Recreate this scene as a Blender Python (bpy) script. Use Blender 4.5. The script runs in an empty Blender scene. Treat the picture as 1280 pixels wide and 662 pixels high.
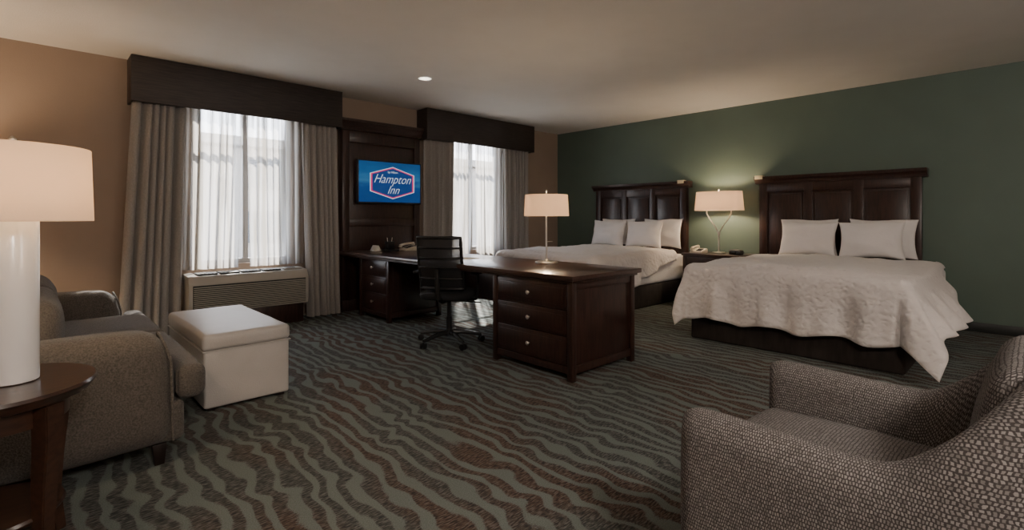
import bpy, bmesh, math, random
from mathutils import Vector, Matrix, noise
random.seed(4)
scene=bpy.context.scene
COL=scene.collection
PI=math.pi
WL={}   # world location of each object's origin

# ------------------------------------------------------------------ materials
def nmat(name):
    m=bpy.data.materials.new(name); m.use_nodes=True
    nt=m.node_tree; nt.nodes.clear()
    out=nt.nodes.new('ShaderNodeOutputMaterial')
    return m,nt,out
def N(nt,t,**kw):
    n=nt.nodes.new(t)
    for k,v in kw.items():
        if k in n.inputs: n.inputs[k].default_value=v
        else: setattr(n,k,v)
    return n
def rgba(c): return (c[0],c[1],c[2],1)
def ramp(nt,fac,stops,interp='LINEAR'):
    r=nt.nodes.new('ShaderNodeValToRGB'); r.color_ramp.interpolation=interp
    el=r.color_ramp.elements
    while len(el)<len(stops): el.new(.5)
    for e,(p,c) in zip(el,stops):
        e.position=p; e.color=rgba(c)
    nt.links.new(fac,r.inputs[0]); return r.outputs[0]
def math_(nt,op,a,b=None,c=None):
    n=nt.nodes.new('ShaderNodeMath'); n.operation=op
    for i,v in enumerate((a,b,c)):
        if v is None: continue
        if isinstance(v,(int,float)): n.inputs[i].default_value=v
        else: nt.links.new(v,n.inputs[i])
    return n.outputs[0]
def mixc(nt,f,a,b):
    n=nt.nodes.new('ShaderNodeMix'); n.data_type='RGBA'
    for idx,v in ((0,f),(6,a),(7,b)):
        if isinstance(v,(int,float)): n.inputs[idx].default_value=v
        elif isinstance(v,tuple): n.inputs[idx].default_value=rgba(v)
        else: nt.links.new(v,n.inputs[idx])
    return n.outputs[2]
def pmat(name,c1,c2=None,rough=.6,metal=0,nscale=20,stretch=(1,1,1),bump=0,bscale=200,spec=.5,sheen=0,coat=0,em=None,ems=0):
    m,nt,out=nmat(name)
    b=N(nt,'ShaderNodeBsdfPrincipled'); b.inputs['Base Color'].default_value=rgba(c1)
    b.inputs['Roughness'].default_value=rough; b.inputs['Metallic'].default_value=metal
    b.inputs['Specular IOR Level'].default_value=spec
    if sheen: b.inputs['Sheen Weight'].default_value=sheen
    if coat:
        b.inputs['Coat Weight'].default_value=coat; b.inputs['Coat Roughness'].default_value=.15
    if em: b.inputs['Emission Color'].default_value=rgba(em); b.inputs['Emission Strength'].default_value=ems
    tc=N(nt,'ShaderNodeTexCoord'); mp=N(nt,'ShaderNodeMapping'); mp.inputs['Scale'].default_value=stretch
    nt.links.new(tc.outputs['Object'],mp.inputs[0])
    if c2:
        n=N(nt,'ShaderNodeTexNoise',Scale=nscale,Detail=4.0); nt.links.new(mp.outputs[0],n.inputs['Vector'])
        nt.links.new(ramp(nt,n.outputs[0],[(.3,c1),(.7,c2)]),b.inputs['Base Color'])
    if bump:
        n=N(nt,'ShaderNodeTexNoise',Scale=bscale,Detail=2.0); nt.links.new(mp.outputs[0],n.inputs['Vector'])
        bp=N(nt,'ShaderNodeBump',Strength=bump,Distance=.01); nt.links.new(n.outputs[0],bp.inputs['Height'])
        nt.links.new(bp.outputs[0],b.inputs['Normal'])
    nt.links.new(b.outputs[0],out.inputs[0])
    return m

WOOD=pmat('dark_wood',(.014,.0056,.0042),(.044,.0175,.012),rough=.34,nscale=9,stretch=(6,6,.7),coat=.15)
WOODH=pmat('dark_wood_top',(.026,.012,.009),(.058,.028,.021),rough=.28,nscale=9,stretch=(6,.7,6),coat=.3)
VAL=pmat('valance_wood',(.016,.0115,.010),(.042,.030,.026),rough=.55,nscale=6,stretch=(.8,4,14))
MIDWOOD=pmat('side_table_wood',(.024,.010,.0065),(.054,.023,.013),rough=.28,nscale=8,stretch=(1,7,7),coat=.35)
TAUPE=pmat('taupe_paint',(.28,.208,.160),(.30,.223,.172),rough=.75,nscale=3,bump=.12,bscale=120)
GREEN=pmat('green_paint',(.090,.128,.102),(.098,.138,.110),rough=.6,nscale=3,bump=.12,bscale=120)
CEIL=pmat('ceiling_paint',(.68,.65,.61),(.71,.68,.64),rough=.85,nscale=3,bump=.2,bscale=90)
BASEB=pmat('baseboard_vinyl',(.012,.014,.013),rough=.5)
NICK=pmat('brushed_nickel',(.62,.58,.52),rough=.28,metal=1)
BLACK=pmat('black_plastic',(.007,.007,.008),rough=.4)
DGREY=pmat('dark_fabric',(.010,.010,.012),(.018,.018,.021),rough=.9,nscale=300)
ACM=pmat('ivory_plastic',(.36,.34,.30),rough=.5)
ACD=pmat('vent_dark',(.013,.016,.015),rough=.7)
PHONE=pmat('beige_plastic',(.55,.49,.40),rough=.45)
WHITE=pmat('white_trim',(.30,.29,.28),rough=.5)
LEATH=pmat('white_leather',(.43,.41,.39),(.47,.45,.43),rough=.42,nscale=6,bump=.15,bscale=160)
LINEN=pmat('white_linen',(.72,.69,.68),(.76,.73,.72),rough=.85,nscale=5,bump=.25,bscale=40,sheen=.2)
SKIRT=pmat('bed_skirt',(.014,.010,.009),(.031,.022,.018),rough=.9,nscale=30,stretch=(1,1,.2))
CERAM=pmat('white_ceramic',(.78,.76,.75),rough=.25,coat=.4)
DRAPE=pmat('drape_fabric',(.26,.24,.225),(.33,.308,.29),rough=.9,nscale=160,stretch=(1,1,.3),bump=.3,bscale=300,sheen=.2)
SOFA=pmat('sofa_fabric',(.046,.039,.033),(.118,.102,.088),rough=.95,nscale=150,bump=.6,bscale=150,sheen=.1)
LEG=pmat('espresso_leg',(.012,.006,.005),rough=.35)
PAPER=pmat('paper',(.7,.68,.62),rough=.7)
FACADE=pmat('facade',(.20,.18,.16),(.26,.235,.21),rough=.9,nscale=2)
FGLASS=pmat('facade_glass',(.02,.03,.04),rough=.2)
SCREENW=pmat('screen_white',(.1,.1,.1),rough=.3,em=(.8,.88,1),ems=.40)
SCREENR=pmat('screen_pink',(.1,.01,.03),rough=.3,em=(.9,.05,.20),ems=.34)
SCREENB=pmat('screen_navy',(.01,.03,.1),rough=.3,em=(.01,.06,.25),ems=.32)

def quilt():
    m,nt,out=nmat('duvet_cloth')
    b=N(nt,'ShaderNodeBsdfPrincipled',Roughness=.85); b.inputs['Base Color'].default_value=(.63,.59,.575,1)
    b.inputs['Sheen Weight'].default_value=.2
    tc=N(nt,'ShaderNodeTexCoord')
    v=N(nt,'ShaderNodeTexVoronoi',Scale=26.0); v.feature='SMOOTH_F1'
    n=N(nt,'ShaderNodeTexNoise',Scale=9.0,Detail=3.0)
    mx=N(nt,'ShaderNodeVectorMath',operation='ADD')
    nt.links.new(tc.outputs['Object'],n.inputs['Vector'])
    sc=N(nt,'ShaderNodeVectorMath',operation='SCALE'); sc.inputs['Scale'].default_value=.08
    nt.links.new(n.outputs['Color'],sc.inputs[0]); nt.links.new(tc.outputs['Object'],mx.inputs[0]); nt.links.new(sc.outputs[0],mx.inputs[1])
    nt.links.new(mx.outputs[0],v.inputs['Vector'])
    bp=N(nt,'ShaderNodeBump',Strength=.6,Distance=.018); nt.links.new(v.outputs['Distance'],bp.inputs['Height'])
    nt.links.new(bp.outputs[0],b.inputs['Normal']); nt.links.new(b.outputs[0],out.inputs[0]); return m
QUILT=quilt()

def tweed():
    m,nt,out=nmat('woven_tweed')
    b=N(nt,'ShaderNodeBsdfPrincipled',Roughness=.95)
    uv=N(nt,'ShaderNodeUVMap')
    n=N(nt,'ShaderNodeTexNoise',Scale=60.0,Detail=2.0); nt.links.new(uv.outputs[0],n.inputs['Vector'])
    sub=N(nt,'ShaderNodeVectorMath',operation='SUBTRACT'); sub.inputs[1].default_value=(.5,.5,.5); nt.links.new(n.outputs['Color'],sub.inputs[0])
    sc=N(nt,'ShaderNodeVectorMath',operation='SCALE'); sc.inputs['Scale'].default_value=.009; nt.links.new(sub.outputs[0],sc.inputs[0])
    ad=N(nt,'ShaderNodeVectorMath',operation='ADD'); nt.links.new(uv.outputs[0],ad.inputs[0]); nt.links.new(sc.outputs[0],ad.inputs[1])
    br=N(nt,'ShaderNodeTexBrick'); br.offset=.5
    br.inputs['Scale'].default_value=1; br.inputs['Brick Width'].default_value=.0065; br.inputs['Row Height'].default_value=.0095
    br.inputs['Mortar Size'].default_value=.0018; br.inputs['Mortar Smooth'].default_value=.5; br.inputs['Bias'].default_value=-.25
    br.inputs['Color1'].default_value=(.28,.262,.252,1); br.inputs['Color2'].default_value=(.12,.108,.105,1); br.inputs['Mortar'].default_value=(.055,.047,.046,1)
    nt.links.new(ad.outputs[0],br.inputs['Vector'])
    nt.links.new(br.outputs['Color'],b.inputs['Base Color'])
    bp=N(nt,'ShaderNodeBump',Strength=.4,Distance=.002); bp.invert=True; nt.links.new(br.outputs['Fac'],bp.inputs['Height'])
    nt.links.new(bp.outputs[0],b.inputs['Normal']); nt.links.new(b.outputs[0],out.inputs[0]); return m
TWEED=tweed()

def carpet():
    m,nt,out=nmat('wave_carpet')
    b=N(nt,'ShaderNodeBsdfPrincipled',Roughness=.95); b.inputs['Specular IOR Level'].default_value=.15
    tc=N(nt,'ShaderNodeTexCoord'); sp=N(nt,'ShaderNodeSeparateXYZ'); nt.links.new(tc.outputs['Object'],sp.inputs[0])
    X,Y=sp.outputs[0],sp.outputs[1]
    def noi(sx,sy,scale,detail=1.0,rough=.5):
        mp=N(nt,'ShaderNodeMapping'); mp.inputs['Scale'].default_value=(sx,sy,1); nt.links.new(tc.outputs['Object'],mp.inputs[0])
        n=N(nt,'ShaderNodeTexNoise',Scale=scale,Detail=detail,Roughness=rough); nt.links.new(mp.outputs[0],n.inputs['Vector']); return n.outputs[0]
    n1=noi(1,.8,2.2); n2=noi(1,.55,6.0); n3=noi(.5,.35,3.0)
    ph=math_(nt,'ADD',math_(nt,'MULTIPLY',Y,2*PI/.34),math_(nt,'MULTIPLY',n1,20))
    wob=math_(nt,'MULTIPLY',math_(nt,'SINE',ph),.014)
    xx=math_(nt,'ADD',math_(nt,'ADD',X,wob),math_(nt,'MULTIPLY',n2,.15))
    xx=math_(nt,'ADD',xx,math_(nt,'MULTIPLY',n3,.22))
    w=math_(nt,'SINE',math_(nt,'MULTIPLY',xx,2*PI/.095))
    n4=noi(1,1,130.0,2.0)
    w=math_(nt,'ADD',w,math_(nt,'MULTIPLY',math_(nt,'SUBTRACT',n4,.5),1.4))
    wid=math_(nt,'MULTIPLY',math_(nt,'SUBTRACT',noi(1,1,7.0),.5),2.2)
    w=math_(nt,'ADD',w,wid)
    mask=ramp(nt,w,[(.0,(0,0,0)),(.45,(1,1,1))])
    streak=noi(.45,2.2,70.0,2.0)
    dark=ramp(nt,streak,[(.36,(.034,.040,.041)),(.50,(.068,.070,.066)),(.64,(.135,.140,.130))])
    rust=ramp(nt,noi(1,.5,2.3),[(.45,(0,0,0)),(.60,(1,1,1))])
    dark2=ramp(nt,streak,[(.36,(.032,.029,.028)),(.50,(.085,.057,.046)),(.64,(.135,.115,.10))])
    dk=mixc(nt,rust,dark,dark2)
    lt=ramp(nt,noi(1,1,220.0,2.0),[(.35,(.112,.132,.123)),(.65,(.170,.192,.180))])
    nt.links.new(mixc(nt,mask,dk,lt),b.inputs['Base Color'])
    bp=N(nt,'ShaderNodeBump',Strength=.5,Distance=.006); nt.links.new(noi(1,1,350.0,1.0),bp.inputs['Height'])
    nt.links.new(bp.outputs[0],b.inputs['Normal']); nt.links.new(b.outputs[0],out.inputs[0]); return m
CARPET=carpet()

def sheer():
    m,nt,out=nmat('sheer_voile')
    tr=N(nt,'ShaderNodeBsdfTransparent'); tl=N(nt,'ShaderNodeBsdfTranslucent'); df=N(nt,'ShaderNodeBsdfDiffuse')
    df.inputs[0].default_value=(.55,.52,.48,1)
    m1=N(nt,'ShaderNodeMixShader'); m1.inputs[0].default_value=.3; nt.links.new(tl.outputs[0],m1.inputs[1]); nt.links.new(df.outputs[0],m1.inputs[2])
    tc=N(nt,'ShaderNodeTexCoord'); mp=N(nt,'ShaderNodeMapping'); mp.inputs['Scale'].default_value=(22,6,.5)
    n=N(nt,'ShaderNodeTexNoise',Scale=1.0,Detail=2.0); nt.links.new(tc.outputs['Object'],mp.inputs[0]); nt.links.new(mp.outputs[0],n.inputs['Vector'])
    nt.links.new(ramp(nt,n.outputs[0],[(.38,(.70,.66,.61)),(.60,(.24,.22,.19))]),tl.inputs[0])
    lw=N(nt,'ShaderNodeLayerWeight',Blend=.35)
    r=ramp(nt,n.outputs[0],[(.36,(.36,.36,.36)),(.62,(.84,.84,.84))])
    fac=math_(nt,'MINIMUM',math_(nt,'ADD',r,math_(nt,'MULTIPLY',lw.outputs['Facing'],.5)),.97)
    m2=N(nt,'ShaderNodeMixShader'); nt.links.new(fac,m2.inputs[0]); nt.links.new(tr.outputs[0],m2.inputs[1]); nt.links.new(m1.outputs[0],m2.inputs[2])
    nt.links.new(m2.outputs[0],out.inputs[0]); return m
SHEER=sheer()
def shade(name,col,ems):
    m,nt,out=nmat(name)
    tl=N(nt,'ShaderNodeBsdfTranslucent'); df=N(nt,'ShaderNodeBsdfDiffuse'); em=N(nt,'ShaderNodeEmission')
    tl.inputs[0].default_value=rgba(col); df.inputs[0].default_value=(.6,.55,.48,1)
    em.inputs[0].default_value=(1,.82,.60,1); em.inputs[1].default_value=ems
    tc=N(nt,'ShaderNodeTexCoord'); n=N(nt,'ShaderNodeTexNoise',Scale=180.0,Detail=2.0); nt.links.new(tc.outputs['Object'],n.inputs['Vector'])
    bp=N(nt,'ShaderNodeBump',Strength=.3,Distance=.003); nt.links.new(n.outputs[0],bp.inputs['Height']); nt.links.new(bp.outputs[0],df.inputs['Normal'])
    m1=N(nt,'ShaderNodeMixShader'); m1.inputs[0].default_value=.5; nt.links.new(tl.outputs[0],m1.inputs[1]); nt.links.new(df.outputs[0],m1.inputs[2])
    a=N(nt,'ShaderNodeAddShader'); nt.links.new(m1.outputs[0],a.inputs[0]); nt.links.new(em.outputs[0],a.inputs[1]); nt.links.new(a.outputs[0],out.inputs[0]); return m
SHADE=shade('lamp_shade_linen',(.58,.46,.35),.06)
def glass():
    m,nt,out=nmat('window_glass'); tr=N(nt,'ShaderNodeBsdfTransparent'); g=N(nt,'ShaderNodeBsdfGlossy',Roughness=.02)
    mx=N(nt,'ShaderNodeMixShader'); mx.inputs[0].default_value=.06; nt.links.new(tr.outputs[0],mx.inputs[1]); nt.links.new(g.outputs[0],mx.inputs[2]); nt.links.new(mx.outputs[0],out.inputs[0]); return m
GLASS=glass()
def meshfab():
    m,nt,out=nmat('mesh_fabric'); tr=N(nt,'ShaderNodeBsdfTransparent'); d=N(nt,'ShaderNodeBsdfPrincipled',Roughness=.6); d.inputs['Base Color'].default_value=(.012,.012,.014,1)
    mx=N(nt,'ShaderNodeMixShader'); mx.inputs[0].default_value=.88; nt.links.new(tr.outputs[0],mx.inputs[1]); nt.links.new(d.outputs[0],mx.inputs[2]); nt.links.new(mx.outputs[0],out.inputs[0]); return m
MESHF=meshfab()
def tvscreen():
    m,nt,out=nmat('tv_picture'); b=N(nt,'ShaderNodeBsdfPrincipled',Roughness=.15); b.inputs['Base Color'].default_value=(.01,.02,.04,1)
    tc=N(nt,'ShaderNodeTexCoord'); sp=N(nt,'ShaderNodeSeparateXYZ'); nt.links.new(tc.outputs['Generated'],sp.inputs[0])
    n=N(nt,'ShaderNodeTexNoise',Scale=2.0,Detail=2.0); mp=N(nt,'ShaderNodeMapping'); mp.inputs['Scale'].default_value=(1,1,3); nt.links.new(tc.outputs['Generated'],mp.inputs[0]); nt.links.new(mp.outputs[0],n.inputs['Vector'])
    f=math_(nt,'ADD',sp.outputs[2],math_(nt,'MULTIPLY',math_(nt,'SUBTRACT',n.outputs[0],.5),.6))
    c=ramp(nt,f,[(0,(.01,.08,.32)),(.4,(.012,.10,.36)),(.55,(.06,.26,.54)),(.75,(.02,.16,.44)),(1,(.012,.11,.34))])
    nt.links.new(c,b.inputs['Emission Color']); b.inputs['Emission Strength'].default_value=.25
    nt.links.new(b.outputs[0],out.inputs[0]); return m
TVS=tvscreen()

# ------------------------------------------------------------------ mesh helpers
def abox(bm,x0,x1,y0,y1,z0,z1,bev=0,seg=2):
    t=bmesh.new(); bmesh.ops.create_cube(t,size=1)
    for v in t.verts:
        v.co=Vector(((x0+x1)/2+v.co.x*(x1-x0),(y0+y1)/2+v.co.y*(y1-y0),(z0+z1)/2+v.co.z*(z1-z0)))
    if bev: bmesh.ops.bevel(t,geom=t.edges[:],offset=bev,segments=seg,profile=.5,affect='EDGES')
    merge(bm,t)
def merge(bm,t,M=None):
    if M is not None: t.transform(M)
    me=bpy.data.meshes.new('tmp'); t.to_mesh(me); t.free(); bm.from_mesh(me); bpy.data.meshes.remove(me)
def apoly(bm,pts,axis,a0,a1,bev=0,seg=2):
    t=bmesh.new()
    def mk3(p,a): return {'x':(a,p[0],p[1]),'y':(p[0],a,p[1]),'z':(p[0],p[1],a)}[axis]
    A=[t.verts.new(mk3(p,a0)) for p in pts]; B=[t.verts.new(mk3(p,a1)) for p in pts]
    t.faces.new(A); t.faces.new(B[::-1]); n=len(pts)
    for i in range(n): t.faces.new((A[i],B[i],B[(i+1)%n],A[(i+1)%n]))
    bmesh.ops.recalc_face_normals(t,faces=t.faces[:])
    if bev: bmesh.ops.bevel(t,geom=t.edges[:],offset=bev,segments=seg,profile=.5,affect='EDGES')
    merge(bm,t)
def alathe(bm,prof,c=(0,0,0),n=40,sx=1,sy=1,M=None,close=True):
    t=bmesh.new(); rings=[]
    for r,z in prof:
        rings.append([t.verts.new((r*sx*math.cos(2*PI*i/n),r*sy*math.sin(2*PI*i/n),z)) for i in range(n)])
    for a,b in zip(rings,rings[1:]):
        for i in range(n): t.faces.new((a[i],a[(i+1)%n],b[(i+1)%n],b[i]))
    if close:
        t.faces.new(rings[0][::-1]); t.faces.new(rings[-1])
    if M is not None: t.transform(M)
    t.transform(Matrix.Translation(c)); merge(bm,t)
def atube(bm,pts,r,n=10,cap=True):
    t=bmesh.new(); pts=[Vector(p) for p in pts]; rings=[]; rr=r if isinstance(r,(list,tuple)) else [r]*len(pts)
    up=None
    for i,p in enumerate(pts):
        d=(pts[min(i+1,len(pts)-1)]-pts[max(i-1,0)]).normalized()
        if up is None: up=Vector((0,0,1)) if abs(d.z)<.9 else Vector((1,0,0))
        s=d.cross(up).normalized(); u=s.cross(d).normalized(); up=u
        rings.append([t.verts.new(p+rr[i]*(s*math.cos(2*PI*k/n)+u*math.sin(2*PI*k/n))) for k in range(n)])
    for a,b in zip(rings,rings[1:]):
        for k in range(n): t.faces.new((a[k],a[(k+1)%n],b[(k+1)%n],b[k]))
    if cap: t.faces.new(rings[0]); t.faces.new(rings[-1][::-1])
    bmesh.ops.recalc_face_normals(t,faces=t.faces[:]); merge(bm,t)
def agrid(bm,nu,nv,fn,uvfn=None,loop=False):
    V=[[bm.verts.new(fn(i/nu,j/nv)) for j in range(nv+1)] for i in range(nu+1)]
    for i in range(nu):
        for j in range(nv):
            bm.faces.new((V[i][j],V[i+1][j],V[i+1][j+1],V[i][j+1]))
    return V
def boxuv(bm):
    uv=bm.loops.layers.uv.verify(); bm.normal_update()
    for f in bm.faces:
        n=f.normal; ax=max(range(3),key=lambda k:abs(n[k])); a,b=[(1,2),(0,2),(0,1)][ax]
        for l in f.loops: l[uv].uv=(l.vert.co[a],l.vert.co[b])
def obj(name,bm,mat,parent=None,local=False,angle=35,keepuv=False,smooth=True):
    if not keepuv: boxuv(bm)
    if parent is not None: o0=WL[parent]
    else:
        xs=[v.co for v in bm.verts]
        o0=Vector(((min(v.x for v in xs)+max(v.x for v in xs))/2,(min(v.y for v in xs)+max(v.y for v in xs))/2,min(v.z for v in xs)))
    if not local: bm.transform(Matrix.Translation(-o0))
    me=bpy.data.meshes.new(name); bm.to_mesh(me); bm.free()
    if smooth:
        me.polygons.foreach_set('use_smooth',[True]*len(me.polygons)); me.set_sharp_from_angle(angle=math.radians(angle))
    me.materials.append(mat)
    o=bpy.data.objects.new(name,me); COL.objects.link(o)
    if parent is not None: o.parent=parent; WL[o]=o0
    else: o.location=o0; WL[o]=o0
    return o
def thing(name,loc,label,cat,rotz=0,group=None):
    e=bpy.data.objects.new(name,None); e.empty_display_size=.1; COL.objects.link(e); e.location=loc; e.rotation_euler=(0,0,rotz)
    WL[e]=Vector(loc); e['label']=label; e['category']=cat
    if group: e['group']=group
    return e
def tag(o,label,cat,group=None):
    o['label']=label; o['category']=cat
    if group: o['group']=group
    return o
def bx(name,dims,mat,parent=None,bev=0,seg=2,**k):
    bm=bmesh.new(); abox(bm,*dims,bev=bev,seg=seg); return obj(name,bm,mat,parent,**k)
def struct(o): o['kind']='structure'; return o

# ------------------------------------------------------------------ room
XE,YN,XW,YS,H=7.137,6.207,-1.6,-2.6,2.75
W1=(1.28,2.28,.68,2.45); W2=(4.55,5.65,.68,2.45)
struct(bx('floor',(XW-.15,XE+.15,YS-.15,YN+.15,-.1,0),CARPET,smooth=False))
struct(bx('ceiling',(XW-.15,XE+.15,YS-.15,YN+.15,H,H+.1),CEIL,smooth=False))
struct(bx('wall_east',(XE,XE+.15,YS-.15,YN+.15,0,H),GREEN,smooth=False))
struct(bx('wall_west',(XW-.15,XW,YS-.15,YN+.15,0,H),TAUPE,smooth=False))
struct(bx('wall_south',(XW,XE,YS-.15,YS,0,H),TAUPE,smooth=False))
bm=bmesh.new()
for a,b,c,d in ((XW,W1[0],0,H),(W1[1],W2[0],0,H),(W2[1],XE,0,H),(W1[0],W1[1],0,W1[2]),(W1[0],W1[1],W1[3],H),(W2[0],W2[1],0,W2[2]),(W2[0],W2[1],W2[3],H)):
    abox(bm,a,b,YN,YN+.15,c,d)
struct(obj('wall_north',bm,TAUPE,smooth=False))
for k,W in enumerate((W1,W2)):
    bm=bmesh.new(); x0,x1,z0,z1=W; f=.05; y0,y1=YN+.06,YN+.11
    abox(bm,x0,x0+f,y0,y1,z0,z1,.004); abox(bm,x1-f,x1,y0,y1,z0,z1,.004); abox(bm,x0+f,x1-f,y0,y1,z0,z0+f,.004); abox(bm,x0+f,x1-f,y0,y1,z1-f,z1,.004)
    xm=x0+(x1-x0)*.5; abox(bm,xm-.03,xm+.03,y0,y1,z0+f,z1-f,.004); abox(bm,x0+f,x1-f,y0+.005,y1-.005,1.98,2.02,.004)
    w=struct(obj('window_%d'%(k+1),bm,WHITE))
    g=bx('window_pane',(x0+f,x1-f,YN+.08,YN+.085,z0+f,z1-f),GLASS,w)
struct(bx('baseboard_east',(XE-.014,XE,YS,YN,0,.10),BASEB,bev=.004))
struct(bx('baseboard_north',(XW,.9,YN-.014,YN,0,.10),BASEB,bev=.004))
struct(bx('baseboard_south',(XW,XE-.02,YS,YS+.014,0,.10),BASEB,bev=.004))
struct(bx('baseboard_west',(XW,XW+.014,YS+.02,YN-.02,0,.10),BASEB,bev=.004))
# outside
GRASS=pmat('outdoor_ground',(.36,.35,.33),(.44,.42,.39),rough=.9,nscale=1)
struct(bx('floor_outdoor',(-30,60,YN+.2,70,-4.1,-4.0),GRASS,smooth=False))
t=thing('building',(9,30,-4),'tan low building with rows of dark windows outside','building')
bm=bmesh.new(); abox(bm,-6,26,26,34,-4,4.6); abox(bm,-6.3,26.3,25.7,34.3,4.6,5.0); obj('facade',bm,FACADE,t)
for i in range(8):
    for j in range(3): bx('building_window',(-4+i*3.8,-2.2+i*3.8,25.9,25.99,-2.6+j*2.6,-1.1+j*2.6),FGLASS,t)

# ------------------------------------------------------------------ valances, curtains
def valance(x0,x1,lab):
    t=thing('curtain_valance',((x0+x1)/2,6.07,2.30),lab,'valance')
    y0=5.94; bm=bmesh.new()
    abox(bm,x0,x1,y0,y0+.02,2.305,2.745,.003); obj('front_board',bm,VAL,t)
    for a,b in ((x0,x0+.02),(x1-.02,x1)):
        bx('side_board',(a,b,y0+.021,6.205,2.305,2.745),VAL,t,.002)
    bx('top_board',(x0+.021,x1-.021,y0+.021,6.205,2.725,2.745),VAL,t,.002)
valance(.69,2.79,'wide dark wood box valance above the air conditioner window')
valance(4.04,6.23,'dark wood box valance above the window beside the beds')

def drape(name,x0t,x1t,x0b,x1b,yc,zt,zb,nf,amp,mat,lab,cat,seed=0,yb=None,group=None):
    rnd=random.Random(seed); ph=[rnd.uniform(0,6) for _ in range(4)]
    if yb is None: yb=yc
    def fn(u,v):
        k=1-v
        uu=u+.03*math.sin(u*9+ph[3])
        x=(x0b+(x1b-x0b)*u)*(1-k)+(x0t+(x1t-x0t)*u)*k
        w=uu*nf*2*PI
        s=math.sin(w+ph[0]+.35*math.sin(v*3+ph[1]))
        s2=.35*math.sin(w*.47+ph[2]+v*1.3)
        a=amp*(.45+.55*v**.5)
        y=yc+(yb-yc)*v+a*(math.copysign(abs(s)**.75,s)*.75+s2)
        x+=.25*amp*math.cos(w*1+ph[3])
        return (x,y,zt+(zb-zt)*v)
    bm=bmesh.new(); agrid(bm,int(nf*14),24,fn)
    o=obj(name,bm,mat,angle=80); return tag(o,lab,cat,group)
gd='grey window drapes'; gs='sheer window curtains'
drape('drape',.74,1.14,.60,1.08,6.045,2.70,.02,6,.055,DRAPE,'heavy grey taupe pleated drape beside the air conditioner','curtain',1,5.97,gd)
drape('drape',2.33,2.73,2.37,2.75,6.045,2.70,.02,6,.05,DRAPE,'heavy grey taupe pleated drape between window and wood wall panel','curtain',2,5.95,gd)
drape('drape',4.08,4.60,4.07,4.55,6.045,2.70,.02,6,.05,DRAPE,'heavy grey taupe pleated drape behind the desk','curtain',3,None,gd)
drape('drape',5.62,6.19,5.64,6.17,6.045,2.70,.02,7,.05,DRAPE,'heavy grey taupe pleated drape near the room corner','curtain',4,None,gd)
drape('sheer_curtain',1.12,1.72,1.10,1.66,6.14,2.70,.64,7,.034,SHEER,'translucent white sheer curtain above the air conditioner','curtain',5,None,gs)
drape('sheer_curtain',1.75,2.36,1.80,2.37,6.14,2.70,.64,7,.034,SHEER,'translucent white sheer curtain above the air conditioner','curtain',6,None,gs)
drape('sheer_curtain',4.50,5.06,4.50,4.98,6.14,2.70,.30,6,.034,SHEER,'translucent white sheer curtain over the window beside the beds','curtain',7,None,gs)
drape('sheer_curtain',5.09,5.70,5.15,5.70,6.14,2.70,.30,6,.034,SHEER,'translucent white sheer curtain over the window beside the beds','curtain',8,None,gs)

# ------------------------------------------------------------------ air conditioner
t=thing('air_conditioner',(1.72,5.98,0),'ivory wall air conditioner on a dark wood base under the window','air conditioner')
bm=bmesh.new(); apoly(bm,[(6.10,.22),(5.80,.22),(5.785,.30),(5.785,.52),(5.83,.60),(6.10,.615)],'x',1.13,2.31,.008); obj('housing',bm,ACM,t)
bm=bmesh.new()
for i in range(13): abox(bm,1.17,2.27,5.765,5.79,.25+i*.0195,.260+i*.0195,.002,1)
obj('front_grille',bm,ACM,t)
bx('grille_recess',(1.165,2.275,5.781,5.787,.243,.508),ACD,t)
for a in (1.22,1.43,1.64,1.85):
    p=bx('air_vent',(a,a+.18,5.86,6.05,.603,.618),ACD,t)
    bm=bmesh.new()
    for i in range(5): abox(bm,a+.020+i*.034,a+.026+i*.034,5.865,6.045,.614,.620)
    obj('vent_slat',bm,ACM,p)
p=bx('control_panel',(2.07,2.27,5.87,6.04,.605,.622),ACM,t,.004)
bx('control_display',(2.10,2.20,5.90,5.96,.621,.626),BLACK,p)
bx('wood_base',(1.18,2.28,5.86,6.10,0,.219),WOOD,t,.004)['label']='dark wood base box'

# ------------------------------------------------------------------ wood wall panel + tv
t=thing('media_wall_panel',(3.42,6.13,0),'tall dark wood wall panel with crown moulding behind the television','wall panel')
x0,x1=2.85,4.0
bm=bmesh.new(); abox(bm,x0,x1,6.09,6.205,0,2.36,.003); obj('back_panel',bm,WOOD,t)
bm=bmesh.new()
abox(bm,x0,x0+.09,6.065,6.09,.12,2.30,.005); abox(bm,x1-.09,x1,6.065,6.09,.12,2.30,.005)
abox(bm,x0+.09,x1-.09,6.065,6.09,2.16,2.30,.005); abox(bm,x0+.09,x1-.09,6.065,6.09,1.08,1.18,.005)
obj('frame_moulding',bm,WOOD,t)
bx('plinth',(x0-.01,x1+.01,6.055,6.09,0,.14),WOOD,t,.006)
bm=bmesh.new(); apoly(bm,[(6.205,2.32),(6.06,2.32),(6.05,2.36),(6.03,2.38),(6.01,2.42),(6.0,2.42),(6.0,2.45),(6.205,2.45)],'x',x0-.03,x1+.025); obj('crown_moulding',bm,WOOD,t)

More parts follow.
